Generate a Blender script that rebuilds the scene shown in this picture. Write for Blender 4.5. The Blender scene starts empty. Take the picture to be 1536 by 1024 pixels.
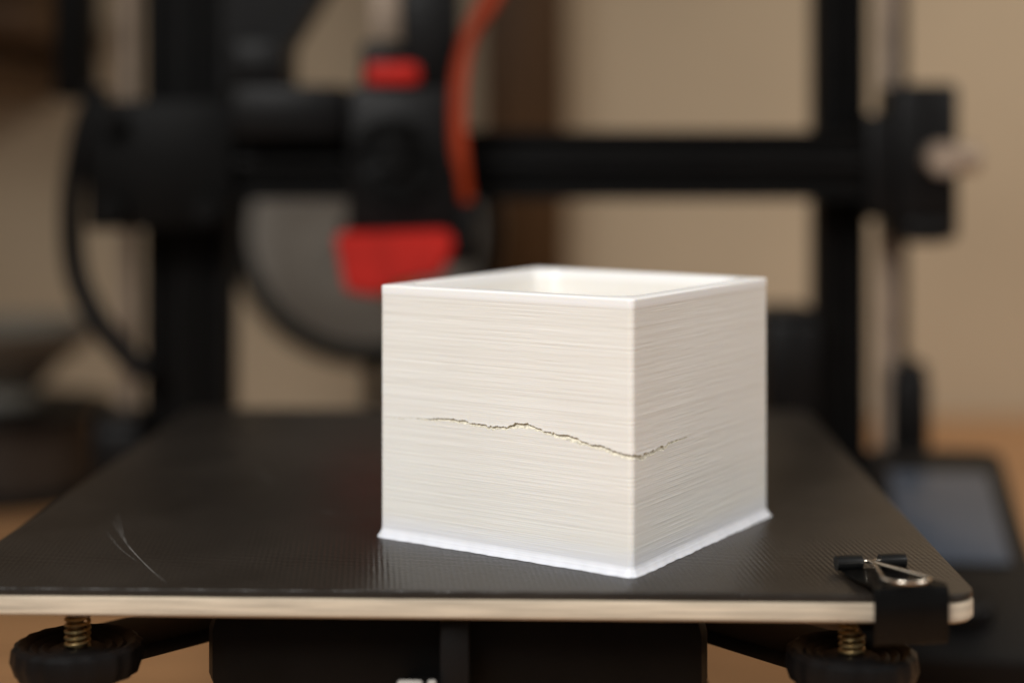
import bpy, bmesh, math, random
from mathutils import Vector, Matrix
random.seed(7)
scene = bpy.context.scene
COL = scene.collection
F, CX, HY, CAMZ = 2434.0, 768.0, 225.0, 0.19
BEDZ = 0.09

def P(px, py, d):
    return Vector(((px-CX)/F*d, d, CAMZ-(py-HY)/F*d))

# ---------------------------------------------------------------- materials
def mat(name, col, rough=0.5, metal=0.0, var=0.15, vscale=30.0, bump=0.0, bscale=400.0, spec=0.5, stretch=(1,1,1), col2=None, coat=0.0):
    m = bpy.data.materials.new(name); m.use_nodes = True
    nt = m.node_tree; N = nt.nodes; L = nt.links
    b = N["Principled BSDF"]
    b.inputs["Roughness"].default_value = rough
    b.inputs["Metallic"].default_value = metal
    b.inputs["Specular IOR Level"].default_value = spec
    b.inputs["Coat Weight"].default_value = coat
    tc = N.new("ShaderNodeTexCoord"); mp = N.new("ShaderNodeMapping")
    mp.inputs["Scale"].default_value = stretch
    L.new(tc.outputs["Object"], mp.inputs["Vector"])
    n = N.new("ShaderNodeTexNoise"); n.inputs["Scale"].default_value = vscale
    n.inputs["Detail"].default_value = 6
    L.new(mp.outputs[0], n.inputs["Vector"])
    r = N.new("ShaderNodeValToRGB")
    c2 = col2 or tuple(c*(1-var) for c in col)
    c1 = tuple(min(1, c*(1+var*0.5)) for c in col)
    r.color_ramp.elements[0].color = (*c2, 1); r.color_ramp.elements[0].position = 0.32
    r.color_ramp.elements[1].color = (*c1, 1); r.color_ramp.elements[1].position = 0.68
    L.new(n.outputs["Fac"], r.inputs["Fac"]); L.new(r.outputs["Color"], b.inputs["Base Color"])
    if bump > 0:
        n2 = N.new("ShaderNodeTexNoise"); n2.inputs["Scale"].default_value = bscale; n2.inputs["Detail"].default_value = 4
        L.new(mp.outputs[0], n2.inputs["Vector"])
        bp = N.new("ShaderNodeBump"); bp.inputs["Strength"].default_value = bump; bp.inputs["Distance"].default_value = 0.0005
        L.new(n2.outputs["Fac"], bp.inputs["Height"]); L.new(bp.outputs[0], b.inputs["Normal"])
    return m

M_black = mat("black_anodised", (0.0036, 0.0033, 0.0031), 0.5, 0.0, 0.3, 60, 0.1, 900, spec=0.11)
M_blackpl = mat("black_plastic", (0.0058, 0.0053, 0.0053), 0.42, 0.0, 0.3, 80, 0.15, 1500, spec=0.17)
M_steel = mat("worn_steel", (0.38, 0.29, 0.22), 0.5, 0.35, 0.25, 40)
M_chrome = mat("nickel_wire", (0.75, 0.68, 0.58), 0.22, 1.0, 0.15, 300)
M_brass = mat("brass_spring", (0.62, 0.46, 0.22), 0.32, 0.9, 0.25, 400)
M_red = mat("red_plastic", (0.46, 0.016, 0.010), 0.55, 0.0, 0.2, 60, spec=0.2)
M_orange = mat("orange_cable", (0.32, 0.036, 0.008), 0.55, 0.0, 0.2, 60, spec=0.2)
M_wall = mat("painted_plaster", (0.60, 0.485, 0.345), 0.85, 0.0, 0.08, 4, 0.2, 300, spec=0.2)
M_spool = mat("grey_spool_side", (0.34, 0.31, 0.27), 0.55, 0.0, 0.12, 20)
M_post = mat("dark_stained_wood", (0.085, 0.040, 0.013), 0.5, 0.0, 0.35, 25, 0.2, 200, stretch=(6, 6, 0.5), spec=0.3)
M_table = mat("oak_table", (0.50, 0.26, 0.115), 0.5, 0.0, 0.3, 18, 0.15, 200, stretch=(0.6, 8, 8))
M_screen = mat("screen_glass", (0.055, 0.065, 0.085), 0.22, 0.0, 0.1, 20, spec=0.4)
M_ply = mat("cream_board", (0.54, 0.45, 0.34), 0.6, 0.0, 0.30, 40, 0.3, 700, stretch=(1, 1, 30))
M_bowl = mat("grey_stoneware", (0.16, 0.145, 0.12), 0.5, 0.0, 0.2, 30)
M_brownsp = mat("brown_filament", (0.035, 0.022, 0.014), 0.5, 0.0, 0.4, 60, stretch=(1, 1, 20))
M_clip = mat("black_enamel", (0.006, 0.006, 0.006), 0.25, 0.0, 0.3, 200, spec=0.5)
M_white = mat("pale_plastic_connector", (0.40, 0.38, 0.35), 0.4, 0.0, 0.2, 200)
M_scratch = mat("scratch_mark", (0.15, 0.14, 0.13), 0.55, 0.0, 0.5, 900)

def abs_mat():
    m = bpy.data.materials.new("white_printed_plastic"); m.use_nodes = True
    nt = m.node_tree; N = nt.nodes; L = nt.links; b = N["Principled BSDF"]
    b.inputs["Roughness"].default_value = 0.38
    b.inputs["Specular IOR Level"].default_value = 0.45
    b.inputs["Subsurface Weight"].default_value = 0.3
    b.inputs["Subsurface Radius"].default_value = (1.0, 0.85, 0.65)
    b.inputs["Subsurface Scale"].default_value = 0.0012
    tc = N.new("ShaderNodeTexCoord")
    def streak(sx, sz, det):
        mp = N.new("ShaderNodeMapping"); mp.inputs["Scale"].default_value = (sx, sx, sz)
        L.new(tc.outputs["Object"], mp.inputs["Vector"])
        n = N.new("ShaderNodeTexNoise"); n.inputs["Scale"].default_value = 1.0; n.inputs["Detail"].default_value = det
        L.new(mp.outputs[0], n.inputs["Vector"]); return n
    a = streak(6, 1700, 1); c = streak(20, 3000, 1); e = streak(2.5, 420, 1); big = streak(22, 22, 3)
    add = N.new("ShaderNodeMath"); add.operation = 'ADD'
    L.new(a.outputs["Fac"], add.inputs[0]); L.new(c.outputs["Fac"], add.inputs[1])
    r = N.new("ShaderNodeValToRGB"); E = r.color_ramp.elements
    E[0].position = 0.30; E[0].color = (0.745, 0.71, 0.655, 1)
    E[1].position = 0.66; E[1].color = (0.865, 0.845, 0.805, 1)
    mul = N.new("ShaderNodeMath"); mul.operation = 'MULTIPLY'; mul.inputs[1].default_value = 0.5
    L.new(add.outputs[0], mul.inputs[0])
    mix0 = N.new("ShaderNodeMath"); mix0.operation = 'MULTIPLY_ADD'; mix0.inputs[1].default_value = 0.30
    L.new(e.outputs["Fac"], mix0.inputs[0])
    m2 = N.new("ShaderNodeMath"); m2.operation = 'MULTIPLY'; m2.inputs[1].default_value = 0.4
    L.new(mul.outputs[0], m2.inputs[0]); L.new(m2.outputs[0], mix0.inputs[2])
    mix1 = N.new("ShaderNodeMath"); mix1.operation = 'MULTIPLY_ADD'; mix1.inputs[1].default_value = 0.30
    L.new(big.outputs["Fac"], mix1.inputs[0]); L.new(mix0.outputs[0], mix1.inputs[2])
    L.new(mix1.outputs[0], r.inputs["Fac"])
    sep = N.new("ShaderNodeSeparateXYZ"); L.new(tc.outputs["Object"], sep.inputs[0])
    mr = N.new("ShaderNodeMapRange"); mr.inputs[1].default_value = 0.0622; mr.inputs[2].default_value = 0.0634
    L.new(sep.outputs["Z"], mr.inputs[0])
    mr2 = N.new("ShaderNodeMapRange"); mr2.inputs[1].default_value = 0.007; mr2.inputs[2].default_value = 0.0012
    L.new(sep.outputs["Z"], mr2.inputs[0])
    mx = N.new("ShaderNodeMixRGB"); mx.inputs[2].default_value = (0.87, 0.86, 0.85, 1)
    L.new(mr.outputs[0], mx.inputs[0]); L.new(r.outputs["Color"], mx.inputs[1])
    mx2 = N.new("ShaderNodeMixRGB"); mx2.inputs[2].default_value = (0.75, 0.76, 0.81, 1)
    L.new(mr2.outputs[0], mx2.inputs[0]); L.new(mx.outputs[0], mx2.inputs[1])
    L.new(mx2.outputs[0], b.inputs["Base Color"])
    bp = N.new("ShaderNodeBump"); bp.inputs["Strength"].default_value = 0.36; bp.inputs["Distance"].default_value = 0.00007
    L.new(add.outputs[0], bp.inputs["Height"]); L.new(bp.outputs[0], b.inputs["Normal"])
    return m
M_abs = abs_mat()
M_crack = mat("torn_plastic", (0.80, 0.75, 0.62), 0.7, 0.0, 0.35, 1500, 0.6, 3000, spec=0.3)

def bed_mat():
    m = bpy.data.materials.new("textured_build_surface"); m.use_nodes = True
    nt = m.node_tree; N = nt.nodes; L = nt.links; b = N["Principled BSDF"]
    b.inputs["Specular IOR Level"].default_value = 0.45
    tc = N.new("ShaderNodeTexCoord")
    mp = N.new("ShaderNodeMapping"); mp.inputs["Rotation"].default_value = (0, 0, math.radians(40))
    L.new(tc.outputs["Object"], mp.inputs["Vector"])
    sep = N.new("ShaderNodeSeparateXYZ"); L.new(mp.outputs[0], sep.inputs[0])
    def sine(out, k):
        a = N.new("ShaderNodeMath"); a.operation = 'MULTIPLY'; a.inputs[1].default_value = k
        L.new(out, a.inputs[0])
        s = N.new("ShaderNodeMath"); s.operation = 'SINE'; L.new(a.outputs[0], s.inputs[0]); return s
    s1 = sine(sep.outputs["X"], 3300); s2 = sine(sep.outputs["Y"], 3300)
    mul = N.new("ShaderNodeMath"); mul.operation = 'MULTIPLY'; L.new(s1.outputs[0], mul.inputs[0]); L.new(s2.outputs[0], mul.inputs[1])
    n = N.new("ShaderNodeTexNoise"); n.inputs["Scale"].default_value = 900; n.inputs["Detail"].default_value = 3
    L.new(tc.outputs["Object"], n.inputs["Vector"])
    n3 = N.new("ShaderNodeTexNoise"); n3.inputs["Scale"].default_value = 25; n3.inputs["Detail"].default_value = 3
    L.new(tc.outputs["Object"], n3.inputs["Vector"])
    am = N.new("ShaderNodeMapRange"); am.inputs[1].default_value = 0.35; am.inputs[2].default_value = 0.65; am.inputs[3].default_value = 0.25; am.inputs[4].default_value = 0.65
    L.new(n3.outputs["Fac"], am.inputs[0])
    add = N.new("ShaderNodeMath"); add.operation = 'MULTIPLY_ADD'
    L.new(am.outputs[0], add.inputs[1])
    L.new(mul.outputs[0], add.inputs[0]); L.new(n.outputs["Fac"], add.inputs[2])
    bp = N.new("ShaderNodeBump"); bp.inputs["Strength"].default_value = 0.6; bp.inputs["Distance"].default_value = 0.0002
    L.new(add.outputs[0], bp.inputs["Height"]); L.new(bp.outputs[0], b.inputs["Normal"])
    n2 = N.new("ShaderNodeTexNoise"); n2.inputs["Scale"].default_value = 14; n2.inputs["Detail"].default_value = 8; n2.inputs["Roughness"].default_value = 0.65
    L.new(tc.outputs["Object"], n2.inputs["Vector"])
    r = N.new("ShaderNodeValToRGB"); E = r.color_ramp.elements
    E[0].position = 0.3; E[0].color = (0.013, 0.0100, 0.0076, 1); E[1].position = 0.72; E[1].color = (0.028, 0.0225, 0.018, 1)
    L.new(n2.outputs["Fac"], r.inputs["Fac"]); L.new(r.outputs["Color"], b.inputs["Base Color"])
    mr = N.new("ShaderNodeMapRange"); mr.inputs[3].default_value = 0.24; mr.inputs[4].default_value = 0.42
    L.new(n2.outputs["Fac"], mr.inputs[0]); L.new(mr.outputs[0], b.inputs["Roughness"])
    return m
M_bed = bed_mat()

# ---------------------------------------------------------------- mesh helpers
def finish(name, bm, material, parent=None, smooth=True, origin=None, mats=None):
    me = bpy.data.meshes.new(name)
    bmesh.ops.recalc_face_normals(bm, faces=bm.faces)
    if origin is None:
        mn = Vector((1e9,)*3); mx = Vector((-1e9,)*3)
        for v in bm.verts:
            for i in range(3):
                mn[i] = min(mn[i], v.co[i]); mx[i] = max(mx[i], v.co[i])
        origin = (mn+mx)/2
    bmesh.ops.translate(bm, verts=bm.verts, vec=-Vector(origin))
    bm.to_mesh(me); bm.free()
    for mm in (mats or [material]): me.materials.append(mm)
    ob = bpy.data.objects.new(name, me); COL.objects.link(ob); ob.location = origin
    if smooth:
        for p in me.polygons: p.use_smooth = True
        try: me.set_sharp_from_angle(angle=math.radians(38))
        except Exception: pass
    if parent: attach(ob, parent)
    return ob

def attach(ob, parent):
    bpy.context.view_layer.update()
    ob.parent = parent
    ob.matrix_parent_inverse = parent.matrix_world.inverted()

def empty(name, loc, parent=None):
    e = bpy.data.objects.new(name, None); COL.objects.link(e); e.location = loc
    e.empty_display_size = 0.02
    if parent: attach(e, parent)
    return e

def add_box(bm, x0, x1, y0, y1, z0, z1, bevel=0.0, seg=2, M=None):
    r = bmesh.ops.create_cube(bm, size=1.0)
    vs = r["verts"]
    for v in vs:
        v.co = Vector((x0+(v.co.x+.5)*(x1-x0), y0+(v.co.y+.5)*(y1-y0), z0+(v.co.z+.5)*(z1-z0)))
    if M: bmesh.ops.transform(bm, matrix=M, verts=vs)
    if bevel > 0:
        es = list({e for v in vs for e in v.link_edges})
        bmesh.ops.bevel(bm, geom=es, offset=bevel, segments=seg, affect='EDGES', profile=0.5)

def pbox(bm, px0, px1, py0, py1, d0, d1, bevel=0.002):
    a = P(px0, py1, d0); b = P(px1, py0, d0)
    add_box(bm, a.x, b.x, d0, d1, a.z, b.z, bevel)

def add_cyl(bm, c, r, h, axis='Z', seg=48, r2=None, bevel=0.0):
    R = {'Z': Matrix.Identity(4), 'X': Matrix.Rotation(math.pi/2, 4, 'Y'), 'Y': Matrix.Rotation(math.pi/2, 4, 'X')}[axis]
    res = bmesh.ops.create_cone(bm, cap_ends=True, segments=seg, radius1=r, radius2=r2 if r2 is not None else r, depth=h, matrix=Matrix.Translation(c) @ R)
    if bevel > 0:
        es = list({e for v in res["verts"] for e in v.link_edges if any(len(f.verts) > 4 for f in e.link_faces)})
        bmesh.ops.bevel(bm, geom=es, offset=bevel, segments=2, affect='EDGES')

def lathe(bm, prof, c, axis='Z', seg=64):
    closed = prof[0] == prof[-1]
    if closed: prof = prof[:-1]
    rings = []
    for (r, h) in prof:
        if r < 1e-7:
            co = {'Z': Vector((0, 0, h)), 'Y': Vector((0, h, 0)), 'X': Vector((h, 0, 0))}[axis]
            rings.append([bm.verts.new(Vector(c)+co)]); continue
        ring = []
        for i in range(seg):
            a = 2*math.pi*i/seg
            x, y = r*math.cos(a), r*math.sin(a)
            if axis == 'Z': co = Vector((x, y, h))
            elif axis == 'Y': co = Vector((x, h, y))
            else: co = Vector((h, x, y))
            ring.append(bm.verts.new(Vector(c)+co))
        rings.append(ring)
    prs = list(zip(rings, rings[1:]))
    if closed: prs.append((rings[-1], rings[0]))
    for a, b in prs:
        for i in range(seg):
            j = (i+1) % seg
            if len(a) == 1 and len(b) == 1: continue
            if len(a) == 1: bm.faces.new((a[0], b[j], b[i]))
            elif len(b) == 1: bm.faces.new((a[i], a[j], b[0]))
            else: bm.faces.new((a[i], a[j], b[j], b[i]))
    if not closed:
        if len(rings[0]) > 1: bm.faces.new(rings[0])
        if len(rings[-1]) > 1: bm.faces.new(rings[-1])

def catmull(pts, n=10, closed=False):
    out = []; m = len(pts)
    rng = range(m) if closed else range(m-1)
    for i in rng:
        if closed: p0, p1, p2, p3 = pts[(i-1) % m], pts[i], pts[(i+1) % m], pts[(i+2) % m]
        else: p0, p1, p2, p3 = pts[max(i-1, 0)], pts[i], pts[i+1], pts[min(i+2, m-1)]
        for k in range(n):
            t = k/n
            out.append(0.5*((2*p1)+(-p0+p2)*t+(2*p0-5*p1+4*p2-p3)*t*t+(-p0+3*p1-3*p2+p3)*t**3))
    if not closed: out.append(pts[-1].copy())
    return out

def tube(bm, pts, r, seg=12, closed=False):
    n = len(pts); rings = []; up = None
    for i, p in enumerate(pts):
        if closed: t = pts[(i+1) % n]-pts[i-1]
        else: t = pts[min(i+1, n-1)]-pts[max(i-1, 0)]
        t.normalize()
        if up is None:
            up = Vector((0, 0, 1)) if abs(t.z) < 0.9 else Vector((1, 0, 0))
        s = t.cross(up).normalized(); up = s.cross(t).normalized()
        rings.append([bm.verts.new(p + r*(math.cos(2*math.pi*k/seg)*s+math.sin(2*math.pi*k/seg)*up)) for k in range(seg)])
    prs = list(zip(rings, rings[1:])) + ([(rings[-1], rings[0])] if closed else [])
    for a, b in prs:
        for k in range(seg): bm.faces.new((a[k], a[(k+1) % seg], b[(k+1) % seg], b[k]))
    if not closed: bm.faces.new(rings[0]); bm.faces.new(rings[-1])

def rrect(hx, hy, r, seg=10, cx=0, cy=0):
    pts = []
    for (sx, sy, a0) in ((1, -1, -90), (1, 1, 0), (-1, 1, 90), (-1, -1, 180)):
        for k in range(seg+1):
            a = math.radians(a0+90*k/seg)
            pts.append((cx+sx*(hx-r)+r*math.cos(a), cy+sy*(hy-r)+r*math.sin(a)))
    return pts

def slab(bm, x0, x1, y0, y1, r, z0, z1, bev=0.0003, M=None):
    hx, hy = (x1-x0)/2, (y1-y0)/2; cx, cy = (x0+x1)/2, (y0+y1)/2
    levels = [(bev, z0), (0, z0+bev), (0, z1-bev), (bev*0.3, z1-bev*0.3), (bev, z1)]
    rings = []
    for off, z in levels:
        ring = [bm.verts.new((M @ Vector((x, y, z))) if M else Vector((x, y, z))) for x, y in rrect(hx-off, hy-off, max(r-off, 1e-5), cx=cx, cy=cy)]
        rings.append(ring)
    n = len(rings[0])
    for a, b in zip(rings, rings[1:]):
        for i in range(n): bm.faces.new((a[i], a[(i+1) % n], b[(i+1) % n], b[i]))
    bm.faces.new(rings[0]); bm.faces.new(rings[-1])

def vslot(bm, x0, x1, y0, y1, z0, z1, axis='Z', slots=2):
    if axis == 'Z': a0, a1, L0, L1 = x0, x1, z0, z1
    else: a0, a1, L0, L1 = z0, z1, x0, x1
    w = (a1-a0)/slots; g = w*0.16; dp = w*0.2
    def side(yv, sgn, rev):
        s = [(a0, yv)]
        for k in range(slots):
            c = a0+w*(k+.5)
            s += [(c-g*1.7, yv), (c-g, yv+sgn*dp), (c+g, yv+sgn*dp), (c+g*1.7, yv)]
        s.append((a1, yv))
        return s[::-1] if rev else s
    prof = side(y0, 1, False)+side(y1, -1, True)
    mk = (lambda a, y, l: Vector((a, y, l))) if axis == 'Z' else (lambda a, y, l: Vector((l, y, a)))
    A = [bm.verts.new(mk(a, y, L0)) for a, y in prof]; B = [bm.verts.new(mk(a, y, L1)) for a, y in prof]
    n = len(A)
    for i in range(n): bm.faces.new((A[i], A[(i+1) % n], B[(i+1) % n], B[i]))
    bm.faces.new(A); bm.faces.new(B)

def pvslot(bm, px0, px1, py0, py1, d0, d1, axis='Z', slots=2):
    a = P(px0, py1, d0); b = P(px1, py0, d0)
    vslot(bm, a.x, b.x, d0, d1, a.z, b.z, axis, slots)

def info(ob, label, cat, **kw):
    ob["label"] = label; ob["category"] = cat
    for k, v in kw.items(): ob[k] = v

# ================================================================ setting
bm = bmesh.new(); add_box(bm, -1.1, 1.3, -0.15, 1.16, -0.03, 0.0, 0.003)
table = finish("table", bm, M_table); info(table, "orange brown wooden table top under the machine", "table")
table["kind"] = "structure"
bm = bmesh.new(); add_box(bm, -1.6, 1.8, 1.165, 1.2, -0.4, 1.3)
wall = finish("wall", bm, M_wall); info(wall, "beige painted wall behind the table", "wall"); wall["kind"] = "structure"

bm = bmesh.new()
a = P(722, 640, 1.10); b = P(850, -500, 1.10)
add_box(bm, a.x, b.x, 1.10, 1.163, 0.001, b.z, 0.004)
add_box(bm, a.x+0.010, b.x-0.010, 1.095, 1.11, 0.03, b.z-0.03, 0.003)
post = finish("wooden_post", bm, M_post); info(post, "dark brown wooden post against the beige wall", "post")

bm = bmesh.new()
a = P(-260, 130, 1.0); b = P(70, -20, 1.0)
add_box(bm, a.x, b.x, 0.98, 1.163, a.z+0.03, a.z+0.048, 0.003)
add_box(bm, b.x-0.05, b.x-0.035, 1.0, 1.163, a.z-0.005, a.z+0.031, 0.003)
add_box(bm, b.x-0.14, b.x-0.015, 1.03, 1.15, a.z+0.048, a.z+0.16, 0.004)
shelf = finish("wall_shelf", bm, M_post); info(shelf, "dark brown wooden shelf fixed to the wall", "shelf")

# ================================================================ printer
printer = empty("printer", (0, 0.55, 0.0))
info(printer, "black desktop 3D printer with red accents on the table", "3D printer")
DU = 0.72
bm = bmesh.new(); pvslot(bm, 216, 344, -420, 770, DU, DU+0.022, 'Z', 2)
finish("upright", bm, M_black, printer)
bm = bmesh.new(); pvslot(bm, 1228, 1302, -420, 770, DU, DU+0.022, 'Z', 1)
finish("upright", bm, M_black, printer)
def screw(px, d, r):
    bm = bmesh.new()
    a = P(px, 745, d); b = P(px, -400, d)
    n = 150; prof = []
    for i in range(n+1):
        z = a.z+(b.z-a.z)*i/n
        prof.append((r*(1.0 if i % 2 else 0.86), z))
    lathe(bm, prof, (a.x, d, 0), 'Z', 20)
    return finish("lead_screw", bm, M_steel, printer)
screw(193, 0.735, 0.0046); screw(1330, 0.735, 0.0050)
bm = bmesh.new(); pbox(bm, 1347, 1362, -400, 640, 0.74, 0.75, 0.001)
finish("guide_rail", bm, M_black, printer)
bm = bmesh.new(); pbox(bm, 78, 132, -400, 150, 0.74, 0.76, 0.003)
finish("cable_cover", bm, M_black, printer)
bm = bmesh.new(); pvslot(bm, 130, 1430, 196, 300, DU-0.024, DU-0.002, 'X', 2)
finish("gantry_beam", bm, M_black, printer)
bm = bmesh.new(); pbox(bm, 215, 1300, 240, 250, DU-0.0275, DU-0.0255, 0.0005)
finish("drive_belt", bm, M_blackpl, printer)
ext = empty("extruder", P(300, 300, DU-0.03), printer)
bm = bmesh.new()
pbox(bm, 128, 350, 150, 345, DU-0.030, DU-0.0255, 0.002)
for (x, y) in ((165, 180), (165, 315), (310, 315)):
    add_cyl(bm, P(x, y, DU-0.034), 0.006, 0.008, 'Y', 24, bevel=0.0008)
finish("bracket", bm, M_black, ext)
bm = bmesh.new()
pbox(bm, 345, 520, 128, 210, DU-0.045, DU-0.003, 0.003)
pbox(bm, 345, 430, 60, 132, DU-0.04, DU-0.003, 0.003)
a0 = P(335, 130, 0.69); a1 = P(400, 118, 0.69); a2 = P(482, -10, 0.69); a3 = P(520, -70, 0.69); a4 = P(335, -70, 0.69)
va = [bm.verts.new(v) for v in (a0, a1, a2, a3, a4)]; vb = [bm.verts.new(v+Vector((0, 0.03, 0))) for v in (a0, a1, a2, a3, a4)]
for i in range(5): bm.faces.new((va[i], va[(i+1) % 5], vb[(i+1) % 5], vb[i]))
bm.faces.new(va); bm.faces.new(vb)
finish("motor", bm, M_blackpl, ext)
rb = empty("end_bracket", P(1390, 360, DU), printer)
bm = bmesh.new()
pbox(bm, 1345, 1440, 125, 362, DU-0.03, DU+0.01, 0.003)
pbox(bm, 1302, 1350, 170, 330, DU-0.026, DU-0.005, 0.002)
pbox(bm, 1362, 1425, 330, 366, DU-0.034, DU-0.005, 0.003)
finish("bracket_plate", bm, M_blackpl, rb)
bm = bmesh.new()
c = P(1412, 238, DU-0.034)
add_cyl(bm, c, 0.0070, 0.012, 'Y', 32, bevel=0.001)
add_cyl(bm, P(1446, 238, DU-0.03), 0.0060, 0.012, 'X', 24, bevel=0.0012)
finish("tension_knob", bm, M_steel, rb)
def motor(px0, px1, py0, py1, d):
    bm = bmesh.new()
    pbox(bm, px0, px1, py0, py1, d, d+0.04, 0.004)
    pbox(bm, px0+4, px1-4, py0-14, py0+2, d+0.003, d+0.037, 0.002)
    finish("motor", bm, M_blackpl, printer)
motor(132, 212, 640, 745, 0.70); motor(1342, 1398, 560, 705, 0.72); motor(1150, 1232, 478, 640, 0.70)
head = empty("print_head", P(605, 440, 0.67), printer)
bm = bmesh.new()
pbox(bm, 520, 692, 128, 350, 0.665, 0.69, 0.004)
pbox(bm, 600, 690, -60, 135, 0.675, 0.69, 0.003)
pbox(bm, 540, 604, 62, 134, 0.672, 0.69, 0.003)
pbox(bm, 640, 716, 300, 398, 0.668, 0.688, 0.004)
finish("housing", bm, M_blackpl, head)
bm = bmesh.new(); pbox(bm, 546, 628, 94, 128, 0.66, 0.675, 0.003)
finish("red_cap", bm, M_red, head)
bm = bmesh.new()
def prism(bm, pix, d0, d1, taper=0.0):
    A = [bm.verts.new(P(x, y, d0)) for x, y in pix]; B = [bm.verts.new(P(x, y, d0)+Vector((0, d1-d0, 0))) for x, y in pix]
    n = len(A)
    for i in range(n): bm.faces.new((A[i], A[(i+1) % n], B[(i+1) % n], B[i]))
    bm.faces.new(A); bm.faces.new(B)
prism(bm, [(500, 352), (672, 346), (682, 368), (660, 416), (596, 418), (570, 446), (518, 438)], 0.655, 0.69)
bmesh.ops.bevel(bm, geom=bm.edges[:], offset=0.0015, segments=2, affect='EDGES')
finish("fan_duct", bm, M_red, head)
bm = bmesh.new()
prof = [(0.0, -0.012), (0.0012, -0.012), (0.004, -0.006), (0.004, 0.0), (0.007, 0.0), (0.007, 0.008)]
lathe(bm, prof, P(600, 452, 0.672), 'Z', 24)
finish("nozzle", bm, M_brass, head)
bm = bmesh.new()
c = P(590, 240, 0.66)
lathe(bm, [(0.0175, 0.004), (0.0175, 0.0), (0.015, 0.0), (0.0145, 0.003), (0.005, 0.003), (0.005, 0.0005), (0.0, 0.0005)], (c.x, c.y, c.z), 'Y', 40)
for k in range(7):
    a = 2*math.pi*k/7
    M = Matrix.Translation(c+Vector((0.0095*math.cos(a), 0.002, 0.0095*math.sin(a)))) @ Matrix.Rotation(-a, 4, 'Y') @ Matrix.Rotation(0.5, 4, 'X')
    add_box(bm, -0.0045, 0.0045, -0.0004, 0.0004, -0.0025, 0.0025, 0, M=M)
finish("fan", bm, M_black, head)
bm = bmesh.new(); pbox(bm, 556, 600, -60, 58, 0.70, 0.705, 0.001)
finish("guide_plate", bm, M_steel, head)
bm = bmesh.new()
tube(bm, catmull([P(x, y, d) for x, y, d in ((775, -60, .68), (738, 5, .675), (705, 55, .67), (692, 120, .665), (690, 190, .663), (694, 250, .663), (700, 300, .668))], 10), 0.0026, 12)
tube(bm, catmull([P(x, y, d) for x, y, d in ((755, -60, .685), (722, 5, .68), (698, 60, .675), (684, 120, .667), (682, 200, .665), (688, 290, .67))], 10), 0.0020, 12)
finish("cable", bm, M_orange, printer)
bm = bmesh.new()
tube(bm, catmull([P(x, y, .71) for x, y in ((150, 130), (124, 200), (108, 300), (112, 400), (140, 470), (182, 525), (220, 560))], 10), 0.0052, 14)
finish("cable", bm, M_blackpl, printer)
bm = bmesh.new()
add_box(bm, -0.058, 0.052, 0.405, 0.76, 0.012, 0.052, 0.003)
add_box(bm, -0.050, 0.044, 0.398, 0.404, 0.018, 0.048, 0.002)
add_box(bm, -0.19, 0.19, 0.715, 0.76, 0.006, 0.045, 0.003)
for x in (-0.17, 0.17, -0.045, 0.04):
    add_cyl(bm, Vector((x, 0.73 if abs(x) > 0.1 else 0.43, 0.006)), 0.010, 0.012, 'Z', 24)
finish("base_frame", bm, M_black, printer)

# ---------- bed (local frame: u right, v back) ----------
BR = -0.031; PB = 0.0064
O = Vector((-0.0139, 0.3681, 0))
MB = Matrix.Translation(O) @ Matrix.Rotation(BR, 4, 'Z')
bed = empty("print_bed", MB @ Vector((0, 0.13, 0.055)), printer)
def bedfin(name, bm, m, **k):
    bmesh.ops.transform(bm, matrix=MB, verts=bm.verts)
    return finish(name, bm, m, bed, **k)
bm = bmesh.new(); slab(bm, -0.119, 0.119, 0.0, 0.259, 0.0075, BEDZ-0.0018, BEDZ, 0.0003)
def strip(pts, w):
    n = len(pts); prev = None
    for i, p in enumerate(pts):
        t = (pts[min(i+1, n-1)]-pts[max(i-1, 0)]).normalized(); s = Vector((-t.y, t.x, 0))
        ww = w*math.sin(math.pi*(i+.5)/n)*random.uniform(.5, 1)
        q = (bm.verts.new(p+s*ww/2), bm.verts.new(p-s*ww/2))
        if prev:
            f = bm.faces.new((prev[0], q[0], q[1], prev[1])); f.material_index = 1
        prev = q
def bedpix(px, py):
    d = F*(CAMZ-BEDZ)/(py-HY); w = Vector(((px-CX)/F*d, d, BEDZ))
    l = MB.inverted() @ w; return Vector((l.x, l.y, BEDZ+0.00005))
strip(catmull([bedpix(*p) for p in ((168, 778), (190, 815), (222, 850), (250, 874))], 14), 0.00045)
strip(catmull([bedpix(*p) for p in ((158, 795), (180, 822), (206, 842))], 10), 0.0002)
strip(catmull([bedpix(*p) for p in ((176, 770), (184, 800), (196, 826))], 10), 0.0002)
strip(catmull([bedpix(*p) for p in ((462, 768), (485, 766), (506, 772))], 6), 0.0003)
strip(catmull([bedpix(*p) for p in ((384, 704), (400, 716), (412, 722))], 6), 0.0003)
for k in range(60):
    p = Vector((random.uniform(-0.115, 0.115), random.uniform(0.003, 0.16), BEDZ+0.00005))
    rr = random.uniform(0.00005, 0.00013)
    vsx = [bm.verts.new(p+Vector((rr*math.cos(q)*random.uniform(.6, 1.4), rr*math.sin(q), 0))) for q in (0, 1.3, 2.5, 3.8, 5.0)]
    f = bm.faces.new(vsx); f.material_index = 1
ob = bedfin("build_sheet", bm, M_bed, mats=[M_bed, M_scratch], origin=MB @ Vector((0, 0.13, BEDZ)))
ob["label"] = "dark textured build sheet with fine scratches"
bm = bmesh.new(); slab(bm, -0.1192, 0.1192, -0.0003, 0.2592, 0.0078, BEDZ-PB, BEDZ-0.0019, 0.0006)
bedfin("base_plate", bm, M_ply, origin=MB @ Vector((0, 0.13, BEDZ-0.004)))
bm = bmesh.new()
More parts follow.
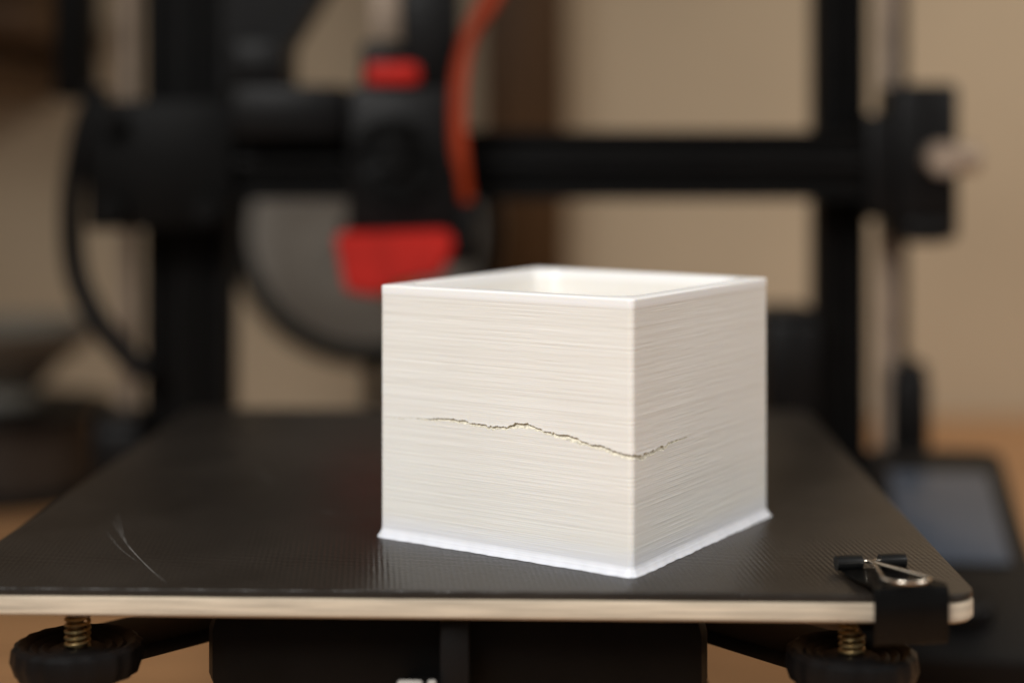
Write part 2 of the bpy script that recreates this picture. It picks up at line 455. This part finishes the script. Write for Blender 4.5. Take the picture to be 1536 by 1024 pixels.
add_box(bm, -0.06, 0.06, 0.06, 0.2, 0.066, 0.070, 0.001)
def arm(x, y):
    a = Vector((x, y, 0.066)); b = Vector((0, 0.13, 0.066)); t = (b-a).normalized(); L_ = (b-a).length
    ang = math.atan2(t.y, t.x)
    M = Matrix.Translation(a) @ Matrix.Rotation(ang, 4, 'Z')
    add_box(bm, 0.0, L_-0.02, -0.012, 0.012, -0.001, 0.003, 0.001, M=M)
for x, y in ((-0.1, 0.02), (0.1, 0.02), (-0.1, 0.235), (0.1, 0.235)): arm(x, y)
add_box(bm, -0.012, 0.003, 0.012, 0.08, 0.050, 0.0655, 0.002)
add_box(bm, -0.060, 0.060, 0.016, 0.036, 0.058, 0.0810, 0.006)
bedfin("carriage", bm, M_black)
bm = bmesh.new()
add_box(bm, -0.0135, -0.0055, 0.004, 0.010, 0.058, 0.0655, 0.0012)
add_box(bm, -0.0030, 0.0040, 0.005, 0.012, 0.060, 0.0815, 0.001)
bedfin("belt_clamp", bm, M_blackpl)
bm = bmesh.new()
add_box(bm, -0.0125, -0.0065, 0.001, 0.0035, 0.060, 0.0690, 0.0008)
add_box(bm, -0.0055, -0.0035, 0.0015, 0.0035, 0.060, 0.0690, 0.0005)
bedfin("connector", bm, M_white)
def spring(u, v):
    bm = bmesh.new(); pts = []
    z0, z1 = 0.0730, BEDZ-PB-0.0004; turns = 7
    n = int(turns*24)
    for i in range(n+1):
        a = 2*math.pi*turns*i/n
        pts.append(Vector((u+0.0027*math.cos(a), v+0.0027*math.sin(a), z0+(z1-z0)*i/n)))
    tube(bm, pts, 0.00045, 8)
    add_cyl(bm, Vector((u, v, (z0+z1)/2)), 0.0014, z1-z0, 'Z', 16)
    bedfin("spring", bm, M_brass)
    bm = bmesh.new()
    prof = [(0.0, -0.007), (0.010, -0.007), (0.0140, -0.0055), (0.0152, -0.002), (0.0148, 0.0008), (0.0135, 0.0018), (0.0122, 0.0014), (0.0112, 0.0004), (0.0105, 0.0009), (0.009, 0.0), (0.008, 0.0006), (0.0065, -0.0002), (0.0055, 0.0003), (0.0, 0.0003)]
    lathe(bm, [(r, h+0.0727) for r, h in prof], (u, v, 0), 'Z', 72)
    for vv in bm.verts:
        dx, dy = vv.co.x-u, vv.co.y-v; rr = math.hypot(dx, dy)
        if rr > 0.0133:
            a = math.atan2(dy, dx); k = 1+0.02*math.cos(18*a); vv.co.x = u+dx*k; vv.co.y = v+dy*k
    bedfin("adjustment_knob", bm, M_blackpl)
spring(-0.0890, 0.012); spring(0.0925, 0.012)

# ================================================================ binder clip
MC = MB @ Matrix.Translation((0.1020, 0.0, 0)) @ Matrix.Rotation(math.radians(10), 4, 'Z')
clip = empty("binder_clip", MC @ Vector((0, 0.0, BEDZ)))
info(clip, "small black binder clip with wire handles clamped on bed edge", "binder clip")
bm = bmesh.new()
W = 0.0087; T = 0.0005; JL = 0.0200
def clipsec(zt, zb):
    return [(JL, zt+0.0010), (0.012, zt+0.0011), (0.004, zt+0.0022), (-0.0030, zt+0.0032), (-0.0042, zt+0.0027), (-0.0047, zt+0.0014),
            (-0.0047, zb-0.0022), (-0.0042, zb-0.0033), (-0.0030, zb-0.0038), (0.004, zb-0.0024), (0.012, zb-0.0008), (JL, zb-0.0007)]
sec = clipsec(BEDZ, BEDZ-PB)
vs = []
for (v, z) in sec:
    taper = 1.0 - 0.04*max(0, v)/JL
    vs.append([bm.verts.new((x*taper, v, z)) for x in (-W, -W*0.5, 0, W*0.5, W)])
for a, b in zip(vs, vs[1:]):
    for i in range(4): bm.faces.new((a[i], a[i+1], b[i+1], b[i]))
r = bmesh.ops.solidify(bm, geom=bm.faces[:], thickness=T)
for (zc_) in (BEDZ+0.0023, BEDZ-PB-0.0019):
    for (xa, xb) in ((-W*0.98, -W*0.26), (W*0.26, W*0.98)):
        cc = Vector(((xa+xb)/2, JL+0.0006, zc_))
        lathe(bm, [(0.0008, xa-cc.x), (0.0017, xa-cc.x), (0.0018, 0), (0.0017, xb-cc.x), (0.0008, xb-cc.x)], cc, 'X', 20)
bmesh.ops.transform(bm, matrix=MC, verts=bm.verts)
ob = finish("clip_body", bm, M_clip, clip, origin=MC @ Vector((0, 0, BEDZ)))
prof = [(-W*0.6, 0), (-W*0.12, 0), (-W*0.05, 0.003), (-0.0022, 0.0105), (-0.0046, 0.0195), (-0.0050, 0.0232), (-0.0032, 0.0262), (0.0, 0.0272)]
prof = prof + [(-x, q) for x, q in prof[-2::-1]]
bm = bmesh.new()
pts = [Vector((x, JL+0.0006-q, BEDZ+0.0025+q*0.075)) for x, q in prof]
tube(bm, catmull(pts, 8), 0.00046, 12); bmesh.ops.transform(bm, matrix=MC, verts=bm.verts)
finish("wire_handle", bm, M_chrome, clip)
bm = bmesh.new()
pts = [Vector((x, JL+0.0006+q*0.97, BEDZ-PB-0.0022-q*0.12)) for x, q in prof]
tube(bm, catmull(pts, 8), 0.00046, 12); bmesh.ops.transform(bm, matrix=MC, verts=bm.verts)
finish("wire_handle", bm, M_chrome, clip)

# ================================================================ printed box
AX, AY, H, RC = 0.0372, 0.0384, 0.065, 0.0014
BC = Vector((0.0174+0.0005, 0.4322, BEDZ+0.0001)); BROT = -math.radians(33.0)
MX = Matrix.Translation(BC) @ Matrix.Rotation(BROT, 4, 'Z')
per = []
def line(p, q, n, nx, ny):
    for i in range(n):
        t = i/n; per.append((p[0]+(q[0]-p[0])*t, p[1]+(q[1]-p[1])*t, nx, ny))
def arc(cx, cy, a0, n):
    for i in range(n):
        a = math.radians(a0+90*i/n); per.append((cx+RC*math.cos(a), cy+RC*math.sin(a), math.cos(a), math.sin(a)))
line((-AX+RC, -AY), (AX-RC, -AY), 260, 0, -1); arc(AX-RC, -AY+RC, -90, 8)
line((AX, -AY+RC), (AX, AY-RC), 260, 1, 0); arc(AX-RC, AY-RC, 0, 8)
line((AX-RC, AY), (-AX+RC, AY), 60, 0, 1); arc(-AX+RC, AY-RC, 90, 8)
line((-AX, AY-RC), (-AX, -AY+RC), 60, -1, 0); arc(-AX+RC, -AY+RC, 180, 8)
NC = len(per); VIS = 260+8+260
path = [(577, 626, .16), (600, 627, .18), (632, 628, .30), (670, 630, .7), (700, 634, .8), (722, 638, .9), (740, 642, .8), (760, 642, .7), (772, 638, 1.1), (790, 638, 1.3), (806, 643, .9), (815, 648, .5), (830, 652, .9), (850, 656, 1.2), (866, 662, 1.3), (872, 665, .7), (900, 671, .9), (925, 680, 1.1), (945, 684, 1.2), (962, 686, 1.3), (975, 680, 1.2), (988, 674, 1.15), (998, 670, .9), (1004, 664, .6), (1025, 656, .35), (1034, 655, .06), (1152, 640, .0)]
def ip(x):
    if x <= path[0][0]: return path[0][1], path[0][2]
    for a, b in zip(path, path[1:]):
        if a[0] <= x <= b[0]:
            t = (x-a[0])/(b[0]-a[0]); return a[1]+(b[1]-a[1])*t, a[2]+(b[2]-a[2])*t
    return path[-1][1], 0
zc = []; hw = []
rn = 0; rn2 = 0
for i, (x, y, nx, ny) in enumerate(per):
    if i <= VIS:
        w = MX @ Vector((x, y, 0)); px = CX+F*w.x/w.y
        yy, wd = ip(px)
        z = CAMZ-(yy-HY)/F*w.y-BC.z
        rn = 0.75*rn+random.gauss(0, 0.075); rn2 = 0.7*rn2+random.gauss(0, 0.09)
        k = min(1, wd/0.4)
        zz = z+rn*0.001*k
        zz = zz*0.5+0.5*round(zz/0.0005)*0.0005 if wd > 0.05 else zz
        zc.append(zz); hw.append(max(0, wd*(1+rn2*1.6))*0.0005*0.95 if wd > 0.01 else 0)
    else:
        zc.append(zc[-1] if i < NC-1 else zc[0]); hw.append(0)
for j in range(8): zc[NC-1-j] = zc[0]
LP = 0.0005; NR = 520
nl = int(H/LP)+2
lay = [random.gauss(0, 1) for _ in range(nl)]
layn = [[random.gauss(0, 1) for _ in range(40)] for _ in range(nl)]
def loff(z, i):
    l = min(int(z/LP), nl-2); fr = z/LP-l
    prof = -0.000026*(1-math.sin(math.pi*fr))
    q = i/26.0; a = int(q) % 39; t = q-int(q); t = t*t*(3-2*t)
    nn = layn[l][a]*(1-t)+layn[l][a+1]*t
    return prof + 0.000009*lay[l] + 0.000010*nn
def brim(z, i):
    if z > 0.0024: return 0.0
    t = 1-z/0.0024
    return 0.0013*t**1.5*(1+0.10*math.sin(i*0.11)+0.08*math.sin(i*0.37))
verts = []; faces = []
base = [k*H/NR for k in range(NR+1)]
KS = int(0.035/H*NR)
def colrows(i):
    z0 = zc[i]; h = hw[i]
    zs = base[KS]
    lo = []; up = []
    for k in range(NR+1):
        z = base[k]
        d = abs(z-zs); wgt = max(0, 1-d/0.024); wgt = wgt*wgt*(3-2*wgt)
        zz = z+(z0-zs)*wgt
        if k <= KS: lo.append(min(zz, z0-h) if k < KS else z0-h)
        else: up.append(max(zz, z0+h+(k-KS-1)*1e-6))
    up[0] = z0+h
    return lo, up
WT = 0.0040; RI = 0.007
def inner(x, y, wt):
    ax, ay = AX-wt, AY-wt
    ix = max(-ax, min(ax, x)); iy = max(-ay, min(ay, y))
    cx, cy = ax-RI, ay-RI
    if abs(ix) > cx and abs(iy) > cy:
        sx, sy = math.copysign(1, ix), math.copysign(1, iy)
        v = Vector((abs(ix)-cx, abs(iy)-cy)); v = v.normalized()*RI
        ix, iy = sx*(cx+v.x), sy*(cy+v.y)
    return ix, iy
for i, (x, y, nx, ny) in enumerate(per):
    lo, up = colrows(i); h = hw[i]; dep = min(0.0007, h*1.4)
    col = []
    for z in lo:
        o = loff(z, i)+brim(z, i)
        if h > 0: o += 0.00012*min(1, h/0.0004)*math.exp(-(zc[i]-z)/0.0005)
        col.append((x+nx*o, y+ny*o, z))
    # torn ledge slopes up and inward, undercut below the upper lip
    col.append((x-nx*dep*0.5, y-ny*dep*0.5, zc[i]-h*0.45))
    col.append((x-nx*dep*(0.9+random.uniform(-.2, .2)), y-ny*dep*0.9, zc[i]+h*0.25))
    col.append((x-nx*dep, y-ny*dep, zc[i]+h*0.85))
    for z in up:
        o = loff(z, i)
        if h > 0: o += min(0.00020, h*0.5)*math.exp(-(z-zc[i])/0.0013)
        if z > H-0.0026: o = 0.00008*math.sin(min(1, (z-(H-0.0026))/0.0005)*math.pi/2)
        if z > H-0.0005: o -= 0.0005*(1-math.sqrt(max(0, 1-((z-H+0.0005)/0.0005)**2)))
        col.append((x+nx*o, y+ny*o, z))
    for wt, z in ((WT, H), (WT+0.0003, H-0.0001), (WT+0.0005, H-0.0005), (WT+0.0005, 0.03), (WT+0.0005, 0.002)):
        ix, iy = inner(x, y, wt); col.append((ix, iy, z))
    verts += col; NRW = len(col)
crackf = []
for i in range(NC):
    j = (i+1) % NC; a = i*NRW; b = j*NRW
    for k in range(NRW-1):
        if KS <= k <= KS+3 and (hw[i] > 0.0001 or hw[j] > 0.0001): crackf.append(len(faces))
        faces.append((a+k, b+k, b+k+1, a+k+1))
faces.append([i*NRW for i in range(NC)][::-1])
faces.append([i*NRW+NRW-1 for i in range(NC)])
me = bpy.data.meshes.new("printed_box"); me.from_pydata(verts, [], faces); me.materials.append(M_abs); me.materials.append(M_crack)
for p in me.polygons: p.use_smooth = True
for k in crackf: me.polygons[k].material_index = 1
me.update()
try: me.set_sharp_from_angle(angle=math.radians(50))
except Exception: pass
box = bpy.data.objects.new("printed_box", me); COL.objects.link(box)
box.location = BC; box.rotation_euler = (0, 0, BROT)
info(box, "hollow white plastic box with a jagged crack on the bed", "3D printed box")

# ================================================================ spool behind
sp = empty("filament_spool", P(545, 540, 0.86))
info(sp, "upright filament spool with grey side and black rim", "spool")
c = P(548, 345, 0.86); R0 = 0.0685
bm = bmesh.new()
lathe(bm, [(R0-0.0065, 0.0), (R0-0.002, -0.004), (R0+0.003, -0.004), (R0+0.004, 0.0), (R0+0.004, 0.052), (R0, 0.056), (R0-0.0065, 0.056), (R0-0.0065, 0.0)], c, 'Y', 96)
finish("rim", bm, M_black, sp)
bm = bmesh.new()
lathe(bm, [(0.012, 0.002), (0.014, 0.0005), (R0-0.007, 0.0005), (R0-0.007, 0.05), (0.012, 0.05), (0.012, 0.002)], c, 'Y', 96)
finish("side_disc", bm, M_spool, sp)
bm = bmesh.new()
sx = c.x
add_box(bm, sx-0.006, sx+0.006, 0.925, 0.935, 0.0, c.z+0.01, 0.002)
add_box(bm, sx-0.05, sx+0.05, 0.90, 0.96, 0.0005, 0.008, 0.002)
add_cyl(bm, Vector((sx, 0.895, c.z)), 0.009, 0.075, 'Y', 24)
finish("stand", bm, M_black, sp)

def lying(px, d, z0, r, h, mw, label, nm="filament_spool"):
    x = (px-CX)/F*d
    e = empty(nm, (x, d, z0)); info(e, label, "spool")
    for z in (z0, z0+h-0.004):
        bm = bmesh.new(); lathe(bm, [(0.02, z), (r, z), (r+0.001, z+0.002), (r, z+0.004), (0.02, z+0.004), (0.02, z)], (x, d, 0), 'Z', 64)
        finish("flange", bm, M_black, e)
    bm = bmesh.new(); pr = [(0.019, z0+0.005)]
    for k in range(13):
        pr.append((r-0.012+0.0008*(k % 2), z0+0.005+(h-0.010)*k/12))
    pr += [(0.019, z0+h-0.005), (0.019, z0+0.005)]
    lathe(bm, pr, (x, d, 0), 'Z', 64); finish("filament", bm, mw, e)
lying(20, 0.90, 0.0, 0.055, 0.05, M_brownsp, "black spool of brown filament lying flat on the table")
x = (20-CX)/F*0.92; bm = bmesh.new()
lathe(bm, [(0.0, 0.0505), (0.022, 0.0505), (0.020, 0.058), (0.030, 0.070), (0.048, 0.084), (0.054, 0.093), (0.051, 0.094), (0.045, 0.087), (0.026, 0.074), (0.0, 0.070)], (x, 0.90, 0), 'Z', 64)
bowl = finish("bowl", bm, M_bowl); info(bowl, "shallow grey bowl resting on the lying spool", "bowl")

# ================================================================ control panel with screen
cp = empty("control_panel", (0.18, 0.62, 0.0)); info(cp, "black tilted control panel with blue grey screen on table", "control panel")
TL = P(1296, 668, 0.70); TR = P(1494, 668, 0.70); BRr = P(1588, 985, 0.555)
BLl = BRr+(TL-TR); Ly = (TL-BLl).length; Wd = (TR-TL).length
MP = Matrix.Translation(BLl) @ Matrix.Rotation(math.atan2(-(TL-BLl).x, (TL-BLl).y), 4, 'Z') @ Matrix.Rotation(math.asin((TL-BLl).z/Ly), 4, 'X')
bm = bmesh.new(); slab(bm, 0, Wd, 0, Ly, 0.008, -0.012, 0.0, 0.0015, M=MP)
slab(bm, 0.005, Wd-0.005, Ly*0.5, Ly*0.97, 0.004, -0.040, -0.0125, 0.001, M=MP)
finish("housing", bm, M_blackpl, cp)
bm = bmesh.new(); slab(bm, 0.0085, Wd-0.0085, Ly*0.40, Ly*0.85, 0.002, 0.0002, 0.0010, 0.0003, M=MP)
finish("screen", bm, M_screen, cp)
bm = bmesh.new(); lathe(bm, [(0.0, 0.009), (0.007, 0.009), (0.008, 0.008), (0.0085, 0.0005), (0.0, 0.0005)], (0, 0, 0), 'Z', 32)
bmesh.ops.transform(bm, matrix=MP @ Matrix.Translation((Wd*0.5, Ly*0.16, 0)), verts=bm.verts)
finish("dial", bm, M_blackpl, cp)

# ================================================================ light
w = bpy.data.worlds.new("World"); scene.world = w; w.use_nodes = True
bg = w.node_tree.nodes["Background"]; bg.inputs[0].default_value = (1.0, 0.965, 0.92, 1); bg.inputs[1].default_value = 0.13
def area(name, loc, tgt, size, power, col, spread=180):
    l = bpy.data.lights.new(name, 'AREA'); l.shape = 'RECTANGLE'; l.size = size[0]; l.size_y = size[1]; l.energy = power; l.color = col
    l.spread = math.radians(spread)
    o = bpy.data.objects.new(name, l); COL.objects.link(o); o.location = loc
    o.rotation_euler = (Vector(tgt)-Vector(loc)).to_track_quat('-Z', 'Y').to_euler()
area("key_lamp", (-0.36, -0.24, 0.74), (0.02, 0.42, 0.1), (0.5, 0.4), 1.62, (1.0, 0.985, 0.955), 65)
area("side_lamp", (0.80, 0.02, 0.65), (0.05, 0.44, 0.1), (0.45, 0.45), 0.56, (1.0, 0.98, 0.95), 62)
area("right_wall_fill", (0.80, 0.70, 0.90), (0.56, 1.16, 0.26), (0.35, 0.2), 2.7, (1.0, 0.93, 0.82), 130)  # added light, no fixture here; brightens the right part of the wall

# ================================================================ camera
cam = bpy.data.cameras.new("camera"); co = bpy.data.objects.new("camera", cam); COL.objects.link(co)
co.location = (0, 0, CAMZ); co.rotation_euler = (math.pi/2, 0, 0)
cam.sensor_width = 36; cam.lens = F/1536*36; cam.shift_y = -(512-HY)/1536
cam.clip_start = 0.01; cam.clip_end = 20
cam.dof.use_dof = True; cam.dof.focus_distance = 0.397; cam.dof.aperture_fstop = 3.7
cam.dof.aperture_blades = 0
scene.camera = co
scene.view_settings.view_transform = 'Standard'; scene.view_settings.look = 'None'; scene.view_settings.exposure = 0
